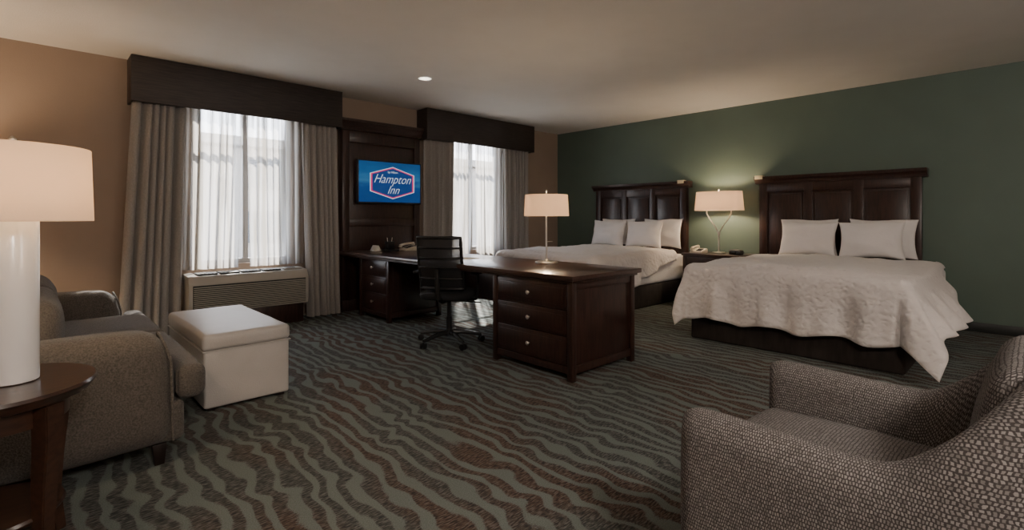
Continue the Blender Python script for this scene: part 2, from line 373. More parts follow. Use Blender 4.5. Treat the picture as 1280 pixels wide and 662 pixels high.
t=thing('television',(3.49,6.02,1.37),'flat television with black frame showing a blue welcome screen','television')
tx0,tx1,tz0,tz1=3.01,3.965,1.375,1.945
bm=bmesh.new(); abox(bm,tx0,tx1,5.985,6.03,tz0,tz1,.006); abox(bm,tx0+.2,tx1-.2,6.03,6.064,tz0+.1,tz1-.1,.004); obj('frame',bm,BLACK,t)
s=bx('screen',(tx0+.018,tx1-.018,5.979,5.9845,tz0+.022,tz1-.018),TVS,t,smooth=False); s['label']='lit blue screen with an emblem'
cx,cz=3.515,1.655
def hexring(s0,s1,y0,y1):
    bm=bmesh.new(); P=[(-1,-.55),(0,-1),(1,-.55),(1,.55),(0,1),(-1,.55)]
    vs=[]
    for y in (y0,y1):
        for s in (s0,s1): vs.append([bm.verts.new((cx+p[0]*.335*1.0*s if s>0 else cx, y, cz+p[1]*.215*s)) for p in P])
    for i in range(6):
        j=(i+1)%6
        bm.faces.new((vs[0][i],vs[0][j],vs[1][j],vs[1][i])); bm.faces.new((vs[2][i],vs[3][i],vs[3][j],vs[2][j]))
        bm.faces.new((vs[1][i],vs[1][j],vs[3][j],vs[3][i])); bm.faces.new((vs[0][i],vs[2][i],vs[2][j],vs[0][j]))
    bmesh.ops.recalc_face_normals(bm,faces=bm.faces[:]); return bm
bm=hexring(.001,.90,5.9775,5.9788); obj('emblem_field',bm,SCREENB,s)
bm=hexring(.90,.965,5.9770,5.9788); obj('emblem_border',bm,SCREENR,s)
bm=hexring(.965,1.0,5.9772,5.9788); obj('emblem_outline',bm,SCREENW,s)
def text(body,size,x,z,y,mat,parent,name,shear=.35,off=0,sx=1):
    cu=bpy.data.curves.new('txt','FONT'); cu.body=body; cu.size=size; cu.shear=shear; cu.align_x='CENTER'; cu.offset=off; cu.extrude=.0004; cu.resolution_u=4
    o=bpy.data.objects.new('txt',cu); COL.objects.link(o); bpy.context.view_layer.update()
    me=bpy.data.meshes.new_from_object(o.evaluated_get(bpy.context.evaluated_depsgraph_get()))
    bpy.data.objects.remove(o); bm=bmesh.new(); bm.from_mesh(me)
    bm.transform(Matrix.Translation((x,y,z))@Matrix.Rotation(PI/2,4,'X')@Matrix.Diagonal((sx,1,1,1)))
    return obj(name,bm,mat,parent,smooth=False)
text('Hampton',.17,cx-.01,cz-.005,5.9765,SCREENW,s,'lettering',.5,-.002,.86)
text('Inn',.16,cx,cz-.145,5.9765,SCREENW,s,'lettering',.5,-.002,.9)
text('by Hilton',.04,cx,cz+.13,5.9765,SCREENW,s,'lettering',0,0)

# ------------------------------------------------------------------ knob helper
def knob(parent,p,axis='-x',name='knob'):
    bm=bmesh.new()
    M=Matrix.Rotation(-PI/2,4,'Y') if axis=='-x' else Matrix.Rotation(PI/2,4,'X')
    alathe(bm,[(.006,0),(.006,.012),(.015,.018),(.017,.025),(.012,.031),(.004,.033)],p,16,M=M)
    o=obj(name,bm,NICK,parent); o['label']='round brushed nickel knob'; return o

# ------------------------------------------------------------------ desk
t=thing('desk',(3.22,4.15,0),'long dark wood peninsula desk with two drawer pedestals','desk')
bm=bmesh.new(); abox(bm,2.775,3.675,2.27,5.99,.735,.772,.006); obj('desktop',bm,WOODH,t)
bm=bmesh.new(); abox(bm,2.80,3.65,2.295,5.985,.715,.7345,.004); obj('desktop_moulding',bm,WOOD,t)
def pedestal(y0,y1,xf,xb):
    bm=bmesh.new(); z0=.05
    abox(bm,xf+.02,xb-.02,y0+.02,y1-.02,z0,.7145,.002)
    for a,b in ((xf,xf+.05),(xb-.05,xb)):
        for c,d in ((y0,y0+.05),(y1-.05,y1)): abox(bm,a,b,c,d,0,.714,.004)
    for zz in ((.05,.11),(.66,.7135)):
        abox(bm,xf+.05,xb-.05,y0+.008,y0+.03,*zz,.002); abox(bm,xf+.05,xb-.05,y1-.03,y1-.008,*zz,.002)
    abox(bm,xf+.008,xf+.03,y0+.05,y1-.05,.05,.10,.002)
    p=obj('pedestal',bm,WOOD,t)
    zs=[(.115,.315),(.33,.505),(.52,.70)]
    for a,b in zs:
        bm=bmesh.new(); abox(bm,xf+.004,xf+.019,y0+.058,y1-.058,a,b,.004)
        abox(bm,xf-.001,xf+.003,y0+.085,y1-.085,a+.028,b-.028,.0015)
        d=obj('drawer',bm,WOOD,t)
        knob(d,(xf-.001,(y0+y1)/2,(a+b)/2))
pedestal(2.31,3.17,2.815,3.63)
pedestal(5.03,5.72,2.90,3.63)
bx('modesty_panel',(3.58,3.60,3.17,5.03,.30,.714),WOOD,t,.003)

# ------------------------------------------------------------------ office chair (faces local +x)
t=thing('office_chair',(2.88,3.87,0),'black mesh-back swivel office chair with casters at the desk','chair',rotz=math.radians(30))
L=dict(local=True)
def superpad(w,d,z0,z1,cx=0,cy=0,n=4.0,crown=.012,seg=48):
    bm=bmesh.new()
    def ring(s,z):
        r=[]
        for i in range(seg):
            a=2*PI*i/seg; c,sn=math.cos(a),math.sin(a)
            r.append(bm.verts.new((cx+s*d/2*math.copysign(abs(c)**(2/n),c),cy+s*w/2*math.copysign(abs(sn)**(2/n),sn),z)))
        return r
    h=z1-z0
    rs=[ring(.001,z0),ring(.9,z0),ring(.97,z0+h*.15),ring(1,z0+h*.4),ring(1,z0+h*.65),ring(.97,z0+h*.88),ring(.9,z1),ring(.6,z1+crown*.7),ring(.25,z1+crown),ring(.001,z1+crown)]
    for a,b in zip(rs,rs[1:]):
        for i in range(seg): bm.faces.new((a[i],a[(i+1)%seg],b[(i+1)%seg],b[i]))
    return bm
obj('seat',superpad(.50,.48,.43,.50,cx=.02),DGREY,t,**L)
bm=bmesh.new(); alathe(bm,[(.03,.07),(.034,.10),(.028,.13),(.028,.25),(.02,.26),(.02,.40),(.06,.41),(.06,.43)],n=20); obj('gas_column',bm,BLACK,t,**L)
bm=bmesh.new(); alathe(bm,[(.045,.075),(.05,.09),(.045,.12),(.03,.125)],n=24)
for k in range(5):
    a=2*PI*k/5+.2; c,s_=math.cos(a),math.sin(a)
    atube(bm,[(c*.03,s_*.03,.105),(c*.15,s_*.15,.10),(c*.27,s_*.27,.075),(c*.31,s_*.31,.07)],[.024,.02,.016,.013],10)
obj('star_base',bm,pmat('base_plastic',(.03,.03,.032),rough=.25),t,**L)
for k in range(5):
    a=2*PI*k/5+.2; c,s_=math.cos(a),math.sin(a); bm=bmesh.new()
    for o_ in (-.016,.016):
        M=Matrix.Translation((c*.31,s_*.31,.028))@Matrix.Rotation(a+.5,4,'Z')@Matrix.Rotation(PI/2,4,'X')@Matrix.Translation((0,0,o_))
        alathe(bm,[(.018,-.01),(.028,-.008),(.028,.008),(.018,.01)],n=18,M=M)
    atube(bm,[(c*.31,s_*.31,.03),(c*.31,s_*.31,.065)],.008,8)
    obj('caster',bm,BLACK,t,**L)
def backpt(u,v):
    z=.54+.47*v; w=.235*(1-.10*v)*(1-.10*(1-v))
    x=-.20-.05*v-.04*v*v+.055*u*u-.02*math.sin(v*PI)
    return Vector((x,w*u,z))
bm=bmesh.new(); agrid(bm,16,16,lambda u,v:backpt((u*2-1)*.97,v)); obj('mesh_back',bm,MESHF,t,angle=80,**L)
bm=bmesh.new()
loop=[backpt(-1+2*i/12,0) for i in range(13)]+[backpt(1,i/12) for i in range(1,13)]+[backpt(1-2*i/12,1) for i in range(1,13)]+[backpt(-1,1-i/12) for i in range(1,13)]
atube(bm,loop,.016,8)
for v in (.2,.42,.6,.8): atube(bm,[backpt(-1+2*i/12,v)+Vector((-.006,0,0)) for i in range(13)],.009,8)
obj('back_frame',bm,BLACK,t,angle=60,**L)
bm=bmesh.new(); atube(bm,[(.0,0,.42),(-.15,0,.42),(-.24,0,.46),(-.265,0,.55),(-.275,0,.72)],[.03,.028,.026,.024,.018],10); obj('back_support',bm,BLACK,t,**L)
for sg in (-1,1):
    bm=bmesh.new(); atube(bm,[(.0,sg*.18,.42),(.0,sg*.27,.43),(.0,sg*.29,.48),(.0,sg*.29,.66)],.014,10)
    abox(bm,-.12,.15,sg*.29-.03,sg*.29+.03,.66,.69,.012,3); obj('armrest',bm,BLACK,t,**L)
bm=bmesh.new(); atube(bm,[(.03,-.02,.40),(.06,-.26,.39),(.06,-.30,.39)],.006,8); obj('height_lever',bm,BLACK,t,**L)

# ------------------------------------------------------------------ lamps
def plight(loc,energy,col=(1,.74,.48),rad=.04,name='lamp_bulb',parent=None):
    l=bpy.data.lights.new(name,'POINT'); l.energy=energy; l.color=col; l.shadow_soft_size=rad
    o=bpy.data.objects.new(name,l); COL.objects.link(o)
    if parent is not None: o.parent=parent; o.location=Vector(loc)-WL[parent]
    else: o.location=loc
def shade_mesh(c,rx,ry,z0,z1,taper=.93,n=64,sq=2.0):
    bm=bmesh.new()
    def ring(s,z):
        r=[]
        for i in range(n):
            a=2*PI*i/n; cc,ss=math.cos(a),math.sin(a)
            r.append(bm.verts.new((c[0]+s*rx*math.copysign(abs(cc)**(2/sq),cc),c[1]+s*ry*math.copysign(abs(ss)**(2/sq),ss),z)))
        return r
    rs=[ring(.995,z0),ring(1,z0+.002),ring(1,z0+.006),ring(taper,z1-.006),ring(taper,z1-.002),ring(taper-.005,z1),ring(taper-.012,z1-.004),ring(.985,z0+.004)]
    for a,b in zip(rs,rs[1:]+rs[:1]):
        for i in range(n): bm.faces.new((a[i],a[(i+1)%n],b[(i+1)%n],b[i]))
    return bm
lx,ly,lz=3.41,3.10,.772
t=thing('table_lamp',(lx,ly,lz),'brushed nickel lamp with round linen shade on the desk','lamp')
bm=bmesh.new(); alathe(bm,[(.10,0),(.105,.004),(.105,.016),(.095,.022),(.03,.026),(.02,.04)],(lx,ly,lz),48); obj('base',bm,NICK,t)
bm=bmesh.new(); atube(bm,[(lx,ly,lz+.03),(lx,ly,1.30)],.009,12); 
for k in range(2): atube(bm,[(lx,ly,1.37),(lx+.13*(-1)**k,ly,1.375)],.002,6)
atube(bm,[(lx,ly,1.30),(lx,ly,1.42)],.005,8); alathe(bm,[(.003,0),(.009,.008),(.009,.018),(.003,.026)],(lx,ly,1.42),12)
atube(bm,[(lx,ly,lz+.2),(lx+.05,ly-.03,lz+.2)],.003,6)
obj('pole',bm,NICK,t)
obj('lamp_shade',shade_mesh((lx,ly),.205,.205,1.205,1.40,.95),SHADE,t,angle=50)
plight((lx,ly,1.29),9,parent=t)
lx,ly,lz=6.86,3.03,.70
t=thing('table_lamp',(lx,ly,lz),'nickel lamp with curved rods and oval shade on the nightstand','lamp')
bm=bmesh.new(); alathe(bm,[(.085,0),(.09,.004),(.09,.014),(.08,.02),(.02,.024),(.02,.03)],(lx,ly,lz),48); obj('base',bm,NICK,t)
bm=bmesh.new()
atube(bm,[(lx,ly,lz+.02),(lx,ly,lz+.30)],.010,10)
for sg in (-1,1):
    atube(bm,[(lx,ly,lz+.22),(lx,ly+sg*.015,lz+.30),(lx,ly+sg*.06,lz+.38),(lx,ly+sg*.13,lz+.47),(lx,ly+sg*.17,lz+.55),(lx,ly+sg*.17,lz+.62)],.009,10)
atube(bm,[(lx,ly-.18,lz+.62),(lx,ly+.18,lz+.62)],.004,8)
alathe(bm,[(.004,0),(.010,.008),(.010,.018),(.003,.026)],(lx,ly,1.56),12); atube(bm,[(lx,ly,1.32),(lx,ly,1.565)],.004,8)
obj('stem',bm,NICK,t)
obj('lamp_shade',shade_mesh((lx,ly),.17,.33,1.29,1.55,.93,sq=2.6),SHADE,t,angle=50)
plight((lx,ly-.10,1.42),8,parent=t); plight((lx,ly+.10,1.42),8,parent=t)

t=thing('side_table',(-.09,2.45,0),'round dark cherry side table with curved legs beside the sofa','table')
tc=(-.10,2.45)
bm=bmesh.new(); alathe(bm,[(.25,.575),(.262,.58),(.268,.592),(.278,.600),(.283,.610),(.278,.620),(.01,.620)],(tc[0],tc[1],0),72); obj('tabletop',bm,MIDWOOD,t)
bm=bmesh.new(); alathe(bm,[(.195,.50),(.205,.50),(.205,.574),(.195,.574)],(tc[0],tc[1],0),60); obj('apron',bm,MIDWOOD,t)
for k in range(4):
    a=math.radians(-50+90*k); c,s_=math.cos(a),math.sin(a)
    bm=bmesh.new(); secs=[(.22,.573,.032),(.222,.45,.030),(.21,.30,.026),(.205,.15,.022),(.225,0,.022)]
    R=[]
    for r,z,h in secs:
        R.append([bm.verts.new((tc[0]+c*(r+dx)-s_*dy,tc[1]+s_*(r+dx)+c*dy,z)) for dx,dy in ((-h,-h),(h,-h),(h,h),(-h,h))])
    for A,B in zip(R,R[1:]):
        for i in range(4): bm.faces.new((A[i],A[(i+1)%4],B[(i+1)%4],B[i]))
    bm.faces.new(R[0]); bm.faces.new(R[-1][::-1]); bmesh.ops.recalc_face_normals(bm,faces=bm.faces[:])
    bmesh.ops.bevel(bm,geom=bm.edges[:],offset=.004,segments=2,affect='EDGES')
    obj('leg',bm,MIDWOOD,t)
bm=bmesh.new(); alathe(bm,[(.01,.18),(.19,.18),(.195,.19),(.19,.20),(.01,.20)],(tc[0],tc[1],0),48); obj('lower_shelf',bm,MIDWOOD,t)
lx,ly,lz=-.045,2.47,.62
t=thing('table_lamp',(lx,ly,lz),'white cylindrical ceramic lamp with drum shade on the side table','lamp')
bm=bmesh.new(); alathe(bm,[(.064,0),(.070,.004),(.070,.565),(.066,.575),(.045,.58)],(lx,ly,lz),48); obj('lamp_body',bm,CERAM,t)
bm=bmesh.new(); atube(bm,[(lx,ly,1.15),(lx,ly,1.45)],.006,10); alathe(bm,[(.004,0),(.011,.008),(.011,.02),(.003,.03)],(lx,ly,1.445),12); obj('lamp_rod',bm,NICK,t)
obj('lamp_shade',shade_mesh((lx,ly),.220,.220,1.178,1.438,.965),SHADE,t,angle=50)
plight((lx,ly,1.33),11,parent=t,rad=.05)
# floor lamp added out of view beyond the sofa to warm the wall
lx,ly=-.72,5.62
t=thing('added_floor_lamp',(lx,ly,0),'added unseen nickel floor lamp with drum shade beyond the sofa','lamp')
bm=bmesh.new(); alathe(bm,[(.14,0),(.145,.006),(.14,.02),(.02,.03)],(lx,ly,0),40); obj('base',bm,NICK,t)
bm=bmesh.new(); atube(bm,[(lx,ly,.02),(lx,ly,1.52)],.012,12); obj('pole',bm,NICK,t)
obj('lamp_shade',shade_mesh((lx,ly),.22,.22,1.30,1.58,.93),SHADE,t,angle=50)
plight((lx,ly,1.44),34,parent=t,rad=.05)

# ------------------------------------------------------------------ beds
def pillow(c,w,h,th,lean,rx=0,lab='plump white pillow against the headboard',group=None,seed=0):
    bm=bmesh.new(); n=22
    def f(side):
        def g(u,v):
            a=math.sin((u-.5)*PI); b=math.sin((v-.5)*PI)
            y=w/2*a*(1-.10*(1-b*b)); z=h/2*b*(1-.13*(1-a*a)) - .015*a*a*(b>0)
            k=max(0,(1-a*a)*(1-b*b))**.42
            x=side*th/2*k*(1+.25*noise.noise(Vector((a*1.5+seed,b*1.5,side))))+.012*noise.noise(Vector((a*2+seed,b*2,5)))
            return (x,y,z+.012*noise.noise(Vector((a*1.3+seed*3,b,9))))
        return g
    agrid(bm,n,n,f(-1)); agrid(bm,n,n,f(1)); bmesh.ops.remove_doubles(bm,verts=bm.verts[:],dist=.0005); bmesh.ops.recalc_face_normals(bm,faces=bm.faces[:])
    bm.transform(Matrix.Translation(c)@Matrix.Rotation(lean,4,'Y')@Matrix.Rotation(rx,4,'X'))
    o=obj('pillow',bm,LINEN,angle=180); tag(o,lab,'pillow',group); return o

def bed(y0,y1,xf,hy0,hy1,lab):
    yc=(y0+y1)/2; t=thing('bed',(5.9,yc,0),lab,'bed')
    bx('bed_base',(xf+.05,7.03,y0+.02,y1-.02,0,.30),SKIRT,t,.02,3)
    bx('mattress',(xf+.03,7.03,y0,y1,.302,.655),LINEN,t,.05,4)
    bm=bmesh.new(); a,b=hy0+.05,hy1-.05
    abox(bm,7.075,7.12,a,b,.0,1.64,.004)
    st=.10; pw=(b-a-4*st)/3
    for i in range(4):
        ya=a+i*(pw+st); abox(bm,7.048,7.078,ya,ya+st,.0 if i in (0,3) else .3,1.64,.005)
    abox(bm,7.05,7.078,a+.02,b-.02,1.53,1.64,.004); 
    for i in range(3):
        ya=a+st+i*(pw+st); abox(bm,7.062,7.078,ya+.03,ya+pw-.03,.6,1.50,.007,2)
    apoly(bm,[(7.135,1.64),(7.04,1.64),(7.035,1.665),(7.015,1.685),(6.995,1.70),(6.985,1.735),(7.135,1.735)],'y',hy0,hy1)
    obj('headboard',bm,WOOD,t)
    return t
def sstep(a,b,x):
    k=min(1,max(0,(x-a)/(b-a))); return k*k*(3-2*k)
def duvet(xh,xf,y0,y1,zt,hf,hlo,hhi,ff,flo,fhi,lab,seed):
    r=.085; bm=bmesh.new(); rx0=xf+r; ry0,ry1=y0+r,y1-r
    def fn(u,v):
        a=xh+(rx0-hf-xh)*u
        lo=ry0-hlo(a); hi=ry1+hhi(a); b=lo+(hi-lo)*v
        px=max(rx0,a); py=min(max(b,ry0),ry1); ex,ey=a-px,b-py; e=math.hypot(ex,ey)
        yc=(y0+y1)/2; hw=(y1-y0)/2
        crown=.035*(1-((py-yc)/hw)**2)
        nz=.022*noise.noise(Vector((px*2.1+seed,py*2.1,0)))+.012*noise.noise(Vector((px*7+seed,py*7,1)))
        if e<1e-6: return (px,py,zt+crown+nz-.03*sstep(xh-.12,xh,a))
        dx,dy=ex/e,ey/e
        fs=flo if dy<0 else fhi
        f=ff*dx*dx+fs*dy*dy+.22*abs(dx*dy)
        if e<r*PI/2: o_=r*math.sin(e/r); dz=r*(1-math.cos(e/r))
        else: o_=r+(e-r*PI/2)*f; dz=r+(e-r*PI/2)*math.sqrt(max(.05,1-f*f))
        ang=math.atan2(dy,dx)
        q=px*1.0+py*1.0+ang*.35
        amp=.030*sstep(.08,.5,e)
        fold=amp*(math.sin(q*2*PI/.42+seed)+.6*math.sin(q*2*PI/.23+seed*2+1))
        o_+=fold+.02*noise.noise(Vector((px*3,py*3,e*4+seed)))*sstep(.05,.3,e)
        z=zt+nz*(1-sstep(0,.2,e))-dz+.02*math.sin(q*2*PI/.5+seed)*sstep(.2,.5,e)
        if z<.035: o_+=(.035-z)*.8; z=.035+.01*math.sin(q*30)
        return (px+dx*o_,py+dy*o_,z)
    agrid(bm,90,80,fn); bmesh.ops.recalc_face_normals(bm,faces=bm.faces[:])
    up=sum(f.normal.z for f in bm.faces)
    if up<0: bmesh.ops.reverse_faces(bm,faces=bm.faces[:])
    o=obj('duvet',bm,QUILT,angle=180); m=o.modifiers.new('thick','SOLIDIFY'); m.thickness=.03; m.offset=-1
    tag(o,lab,'bedding'); return o
bed(.66,2.40,4.70,.815,2.615,'wide bed with dark panelled headboard and brown bed skirt')
duvet(6.62,4.66,.62,2.44,.735,.56,lambda a:.10+.42*sstep(6.5,5.7,a),lambda a:.10+.28*sstep(6.5,5.7,a),.08,.55,.04,'white textured duvet with loose flared corners over the wider bed',2.0)
gp='white bed pillows'
zb=.745; lf='white pillow leaning in front of another on the bed'
pillow((6.95,1.95,zb+.215),.64,.46,.15,.10,group=gp,seed=1); pillow((6.95,1.20,zb+.215),.64,.46,.15,.10,group=gp,seed=2)
pillow((6.74,1.90,zb+.20),.62,.44,.19,.22,.02,group=gp,seed=3,lab=lf); pillow((6.74,1.27,zb+.20),.62,.44,.19,.22,-.03,group=gp,seed=4,lab=lf)
bed(3.56,5.26,4.75,3.549,5.306,'bed with dark panelled headboard beyond the desk')
duvet(6.62,4.71,3.52,5.30,.735,.50,lambda a:.20+.28*sstep(6.6,5.2,a),lambda a:.40,.10,.12,.12,'white textured duvet draped over the bed beyond the desk',5.0)
pillow((6.95,4.74,zb+.215),.64,.46,.15,.10,group=gp,seed=5); pillow((6.95,3.94,zb+.215),.64,.46,.15,.10,group=gp,seed=6)
pillow((6.74,4.78,zb+.20),.62,.44,.19,.22,.02,group=gp,seed=7,lab=lf); pillow((6.74,4.13,zb+.20),.62,.44,.19,.22,-.03,group=gp,seed=8,lab=lf)
CARD=pmat('card',(.55,.48,.33),rough=.6)
for y in (2.55,3.66):
    bm=bmesh.new(); abox(bm,6.99,7.06,y-.05,y+.05,1.7355,1.75,.002); abox(bm,6.980,6.984,y-.05,y+.05,1.70,1.75,.001); tag(obj('folded_card',bm,CARD),'small folded cream card resting on top of the headboard','card',group='cards on headboards')

# ------------------------------------------------------------------ nightstand
t=thing('nightstand',(6.83,3.03,0),'dark wood nightstand with drawers between the two beds','nightstand')
y0,y1=2.65,3.40
bm=bmesh.new(); abox(bm,6.57,7.11,y0,y1,.06,.668,.004)
for c,d in ((y0-.005,y0+.04),(y1-.04,y1+.005)): abox(bm,6.56,6.60,c,d,0,.668,.004); abox(bm,7.07,7.115,c,d,0,.668,.004)
obj('body',bm,WOOD,t)
bx('top',(6.54,7.118,y0-.025,y1+.02,.6685,.70),WOODH,t,.006)
for a,b in ((.10,.35),(.37,.49),(.51,.65)):
    bm=bmesh.new(); abox(bm,6.553,6.5695,y0+.05,y1-.05,a,b,.004); d=obj('drawer',bm,WOOD,t); knob(d,(6.553,(y0+y1)/2,(a+b)/2))

def phone(loc,rz,lab,mat):
    t=thing('telephone',loc,lab,'telephone',rotz=rz)
    bm=bmesh.new(); apoly(bm,[(-.10,0),(.10,0),(.10,.055),(.06,.065),(-.10,.025)],'x',-.085,.085,.006); obj('phone_body',bm,mat,t,**L)
    bm=bmesh.new()
    for i in range(3):
        for j in range(4): abox(bm,-.005+i*.025,.012+i*.025,-.07+j*.025,-.053+j*.025,.03+j*.006,.042+j*.006,.002,1)
    obj('keypad',bm,BLACK,t,**L)
    bm=bmesh.new(); atube(bm,[(-.055,-.10,.06),(-.055,-.07,.075),(-.055,0,.085),(-.055,.07,.09),(-.055,.10,.085)],[.022,.016,.014,.016,.022],12)
    alathe(bm,[(.012,0),(.024,.006),(.024,.022),(.012,.026)],(-.055,-.095,.035),14); alathe(bm,[(.012,0),(.024,.006),(.024,.022),(.012,.026)],(-.055,.095,.062),14)
    obj('handset',bm,mat,t,**L)
phone((6.74,3.26,.70),-PI/2,'beige corded telephone on the nightstand',PHONE)
phone((3.50,5.55,.772),-PI/2,'beige corded telephone on the desk',PHONE)
t=thing('alarm_clock',(6.78,2.76,.70),'black oval alarm clock radio on the nightstand','clock',rotz=-PI/2-.4)
obj('clock_case',superpad(.12,.20,0,.06,n=3),BLACK,t,**L)
bx('clock_display',(-.05,.05,-.064,-.056,.018,.045),pmat('clock_face',(.01,.01,.01),rough=.1),t,.001,local=True)
t=thing('pen_holder',(3.40,5.86,.772),'dark square pen holder on the desk','desk organizer')
bm=bmesh.new()
for d in ((-.05,-.044,-.04,.04),(.044,.05,-.04,.04),(-.044,.044,-.04,-.034),(-.044,.044,.034,.04)): abox(bm,3.40+d[0],3.40+d[1],5.86+d[2],5.86+d[3],.772,.88,.001)
abox(bm,3.356,3.444,5.826,5.894,.772,.778); obj('holder_box',bm,BLACK,t)
for i,(dx,dy) in enumerate(((-.02,.01),(.0,-.01),(.025,.005))):
    bm=bmesh.new(); atube(bm,[(3.40+dx*.6,5.86+dy,.779),(3.40+dx*1.6,5.86+dy,.93)],.004,8); tag(obj('pen',bm,(PAPER,BLACK,PHONE)[i]),('white','black','beige')[i]+' pen standing in the pen holder','pen',group='pens in the holder')
bm=bmesh.new(); apoly(bm,[(3.12,.772),(3.20,.772),(3.165,.84),(3.155,.84)],'y',5.72,5.86,.001); tag(obj('tent_card',bm,PAPER),'small white folded tent card on the desk','card')
bx_=bx('coffee_tray',(3.20,3.34,5.52,5.70,.772,.79),BLACK,None,.004); tag(bx_,'small black tray lying on the desk','tray')
tag(bx('notepad',(3.14,3.32,3.95,4.2,.772,.778),PAPER,None,.001),'white notepad lying on the desk','notepad')

# ------------------------------------------------------------------ sofa
t=thing('sofa',(.15,3.91,0),'grey brown woven two-seat sofa with padded arms near the window','sofa')
def softbox(dims,bev,cuts=5,amt=.015,taper=None):
    x0,x1,y0,y1,z0,z1=dims; t_=bmesh.new(); abox(t_,*dims,bev=bev,seg=5)
    bmesh.ops.subdivide_edges(t_,edges=[e for e in t_.edges if e.calc_length()>.12],cuts=cuts,use_grid_fill=True)
    cx,cy,cz=(x0+x1)/2,(y0+y1)/2,(z0+z1)/2
    for v in t_.verts:
        a,b,c=(v.co.x-cx)/(x1-x0)*2,(v.co.y-cy)/(y1-y0)*2,(v.co.z-cz)/(z1-z0)*2
        m=Vector(((1-b*b)*(1-c*c)*a,(1-a*a)*(1-c*c)*b,(1-a*a)*(1-b*b)*c))
        v.co+=m*amt
        v.co+=Vector((1,1,1))*.004*noise.noise(v.co*6)
    return t_
obj('seat_frame',softbox((-.25,.55,2.90,4.92,.10,.295),.03,4,.01),SOFA,t)
obj('backrest',softbox((-.34,-.06,2.90,4.92,.12,.78),.07,5,.02),SOFA,t)
for ya,yb in ((2.86,3.11),(4.71,4.96)):
    bm=softbox((-.30,.50,ya,yb,.10,.64),.085,5,.014)
    for v in bm.verts:
        k=max(0,(v.co.z-.40)/.24); v.co.x-=.05*k*k*max(0,(v.co.x-.1)/.4)
    obj('armrest',bm,SOFA,t,angle=60)
    bm=bmesh.new(); ym=(ya+yb)/2; hw=(yb-ya)/2-.012
    pts=[(ya+.012,.12),(ya+.012,.50),(ya+.035,.575),(ya+.075,.615),(ym,.628),(yb-.075,.615),(yb-.035,.575),(yb-.012,.50),(yb-.012,.12)]
    atube(bm,[(.497-.05*max(0,(z-.40)/.24)**2,y,z) for y,z in pts],.006,8); obj('arm_piping',bm,SOFA,t)
for k,(ya,yb,ext) in enumerate(((3.115,3.90,2.87),(3.91,4.705,4.95))):
    bm=bmesh.new()
    if k==0: P=[(-.05,ya),(.515,ya),(.515,ext),(.64,ext),(.64,yb),(-.05,yb)]
    else: P=[(-.05,ya),(.64,ya),(.64,ext),(.515,ext),(.515,yb),(-.05,yb)]
    apoly(bm,P,'z',.30,.465,.045,5)
    bmesh.ops.triangulate(bm,faces=[f for f in bm.faces if len(f.verts)>4])
    bmesh.ops.subdivide_edges(bm,edges=[e for e in bm.edges if e.calc_length()>.15],cuts=3,use_grid_fill=True)
    for v in bm.verts:
        if v.co.z>.40: v.co.z+=.022*max(0,1-((v.co.x-.3)/.36)**2)*max(0,1-((v.co.y-(ya+yb)/2)/.45)**2)
    obj('seat_cushion',bm,SOFA,t,angle=80)
    bm=softbox((-.10,.10,ya+.005,yb-.005,.47,.80),.06,5,.03); obj('back_cushion',bm,SOFA,t,angle=80)
for x,y in ((-.25,2.95),(-.25,4.87),(.45,2.95),(.45,4.87)):
    bm=bmesh.new(); apoly(bm,[(x-.02,0),(x+.02,0),(x+.03,.10),(x-.03,.10)],'y',y-.03,y+.03,.003); obj('leg',bm,LEG,t)

# ------------------------------------------------------------------ ottoman
t=thing('ottoman',(1.01,4.02,0),'long off-white leather bench ottoman in front of the sofa','ottoman')
ox0,ox1,oy0,oy1=.755,1.27,3.49,4.56
obj('body',softbox((ox0+.006,ox1-.006,oy0+.006,oy1-.006,.02,.375),.015,4,.006),LEATH,t)
obj('top_cushion',softbox((ox0,ox1,oy0,oy1,.372,.475),.028,5,.010),LEATH,t,angle=70)
bm=bmesh.new()
atube(bm,[(ox0,oy0,.373),(ox1,oy0,.373),(ox1,oy1,.373),(ox0,oy1,.373),(ox0,oy0,.373)],.004,8); obj('piping',bm,LEATH,t)
for x in (ox0+.05,ox1-.05):
    for y in (oy0+.05,oy1-.05):
        bx('foot',(x-.02,x+.02,y-.02,y+.02,0,.022),LEG,t)

# ------------------------------------------------------------------ armchair (faces +y)
t=thing('armchair',(1.78,.33,0),'curved armchair in brown and white woven tweed','armchair')
ax0,ax1,yb_,yf=1.425,2.135,-.02,.67
r=.16
path=[]
def add(p,n): path.append((Vector((p[0],p[1])),Vector((n[0],n[1]))))
for i in range(21): add((ax0,yf-(yf-(yb_+r))*i/20),(-1,0))
for i in range(1,10):
    a=PI+PI/2*i/10; add((ax0+r+r*math.cos(a),yb_+r+r*math.sin(a)),(math.cos(a),math.sin(a)))
for i in range(9): add((ax0+r+(ax1-ax0-2*r)*i/8,yb_),(0,-1))
for i in range(1,10):
    a=1.5*PI+PI/2*i/10; add((ax1-r+r*math.cos(a),yb_+r+r*math.sin(a)),(math.cos(a),math.sin(a)))
for i in range(21): add((ax1,yb_+r+(yf-(yb_+r))*i/20),(1,0))
def Hh(p):
    return .630+.38*sstep(.27,-.12,p.y)-.012*sstep(.66,.3,p.y)
ht=.065
bm=bmesh.new(); rings=[]; uvs=[]
cum=0; last=None
full=[]
caps=6
for k in range(caps,0,-1):
    a=PI/2*k/caps; full.append((path[0][0]+Vector((0,ht*math.sin(a)*1.0)),path[0][1],max(.02,math.cos(a))))
full+= [(p,n,1) for p,n in path]
for k in range(1,caps+1):
    a=PI/2*k/caps; full.append((path[-1][0]+Vector((0,ht*math.sin(a))),path[-1][1],max(.02,math.cos(a))))
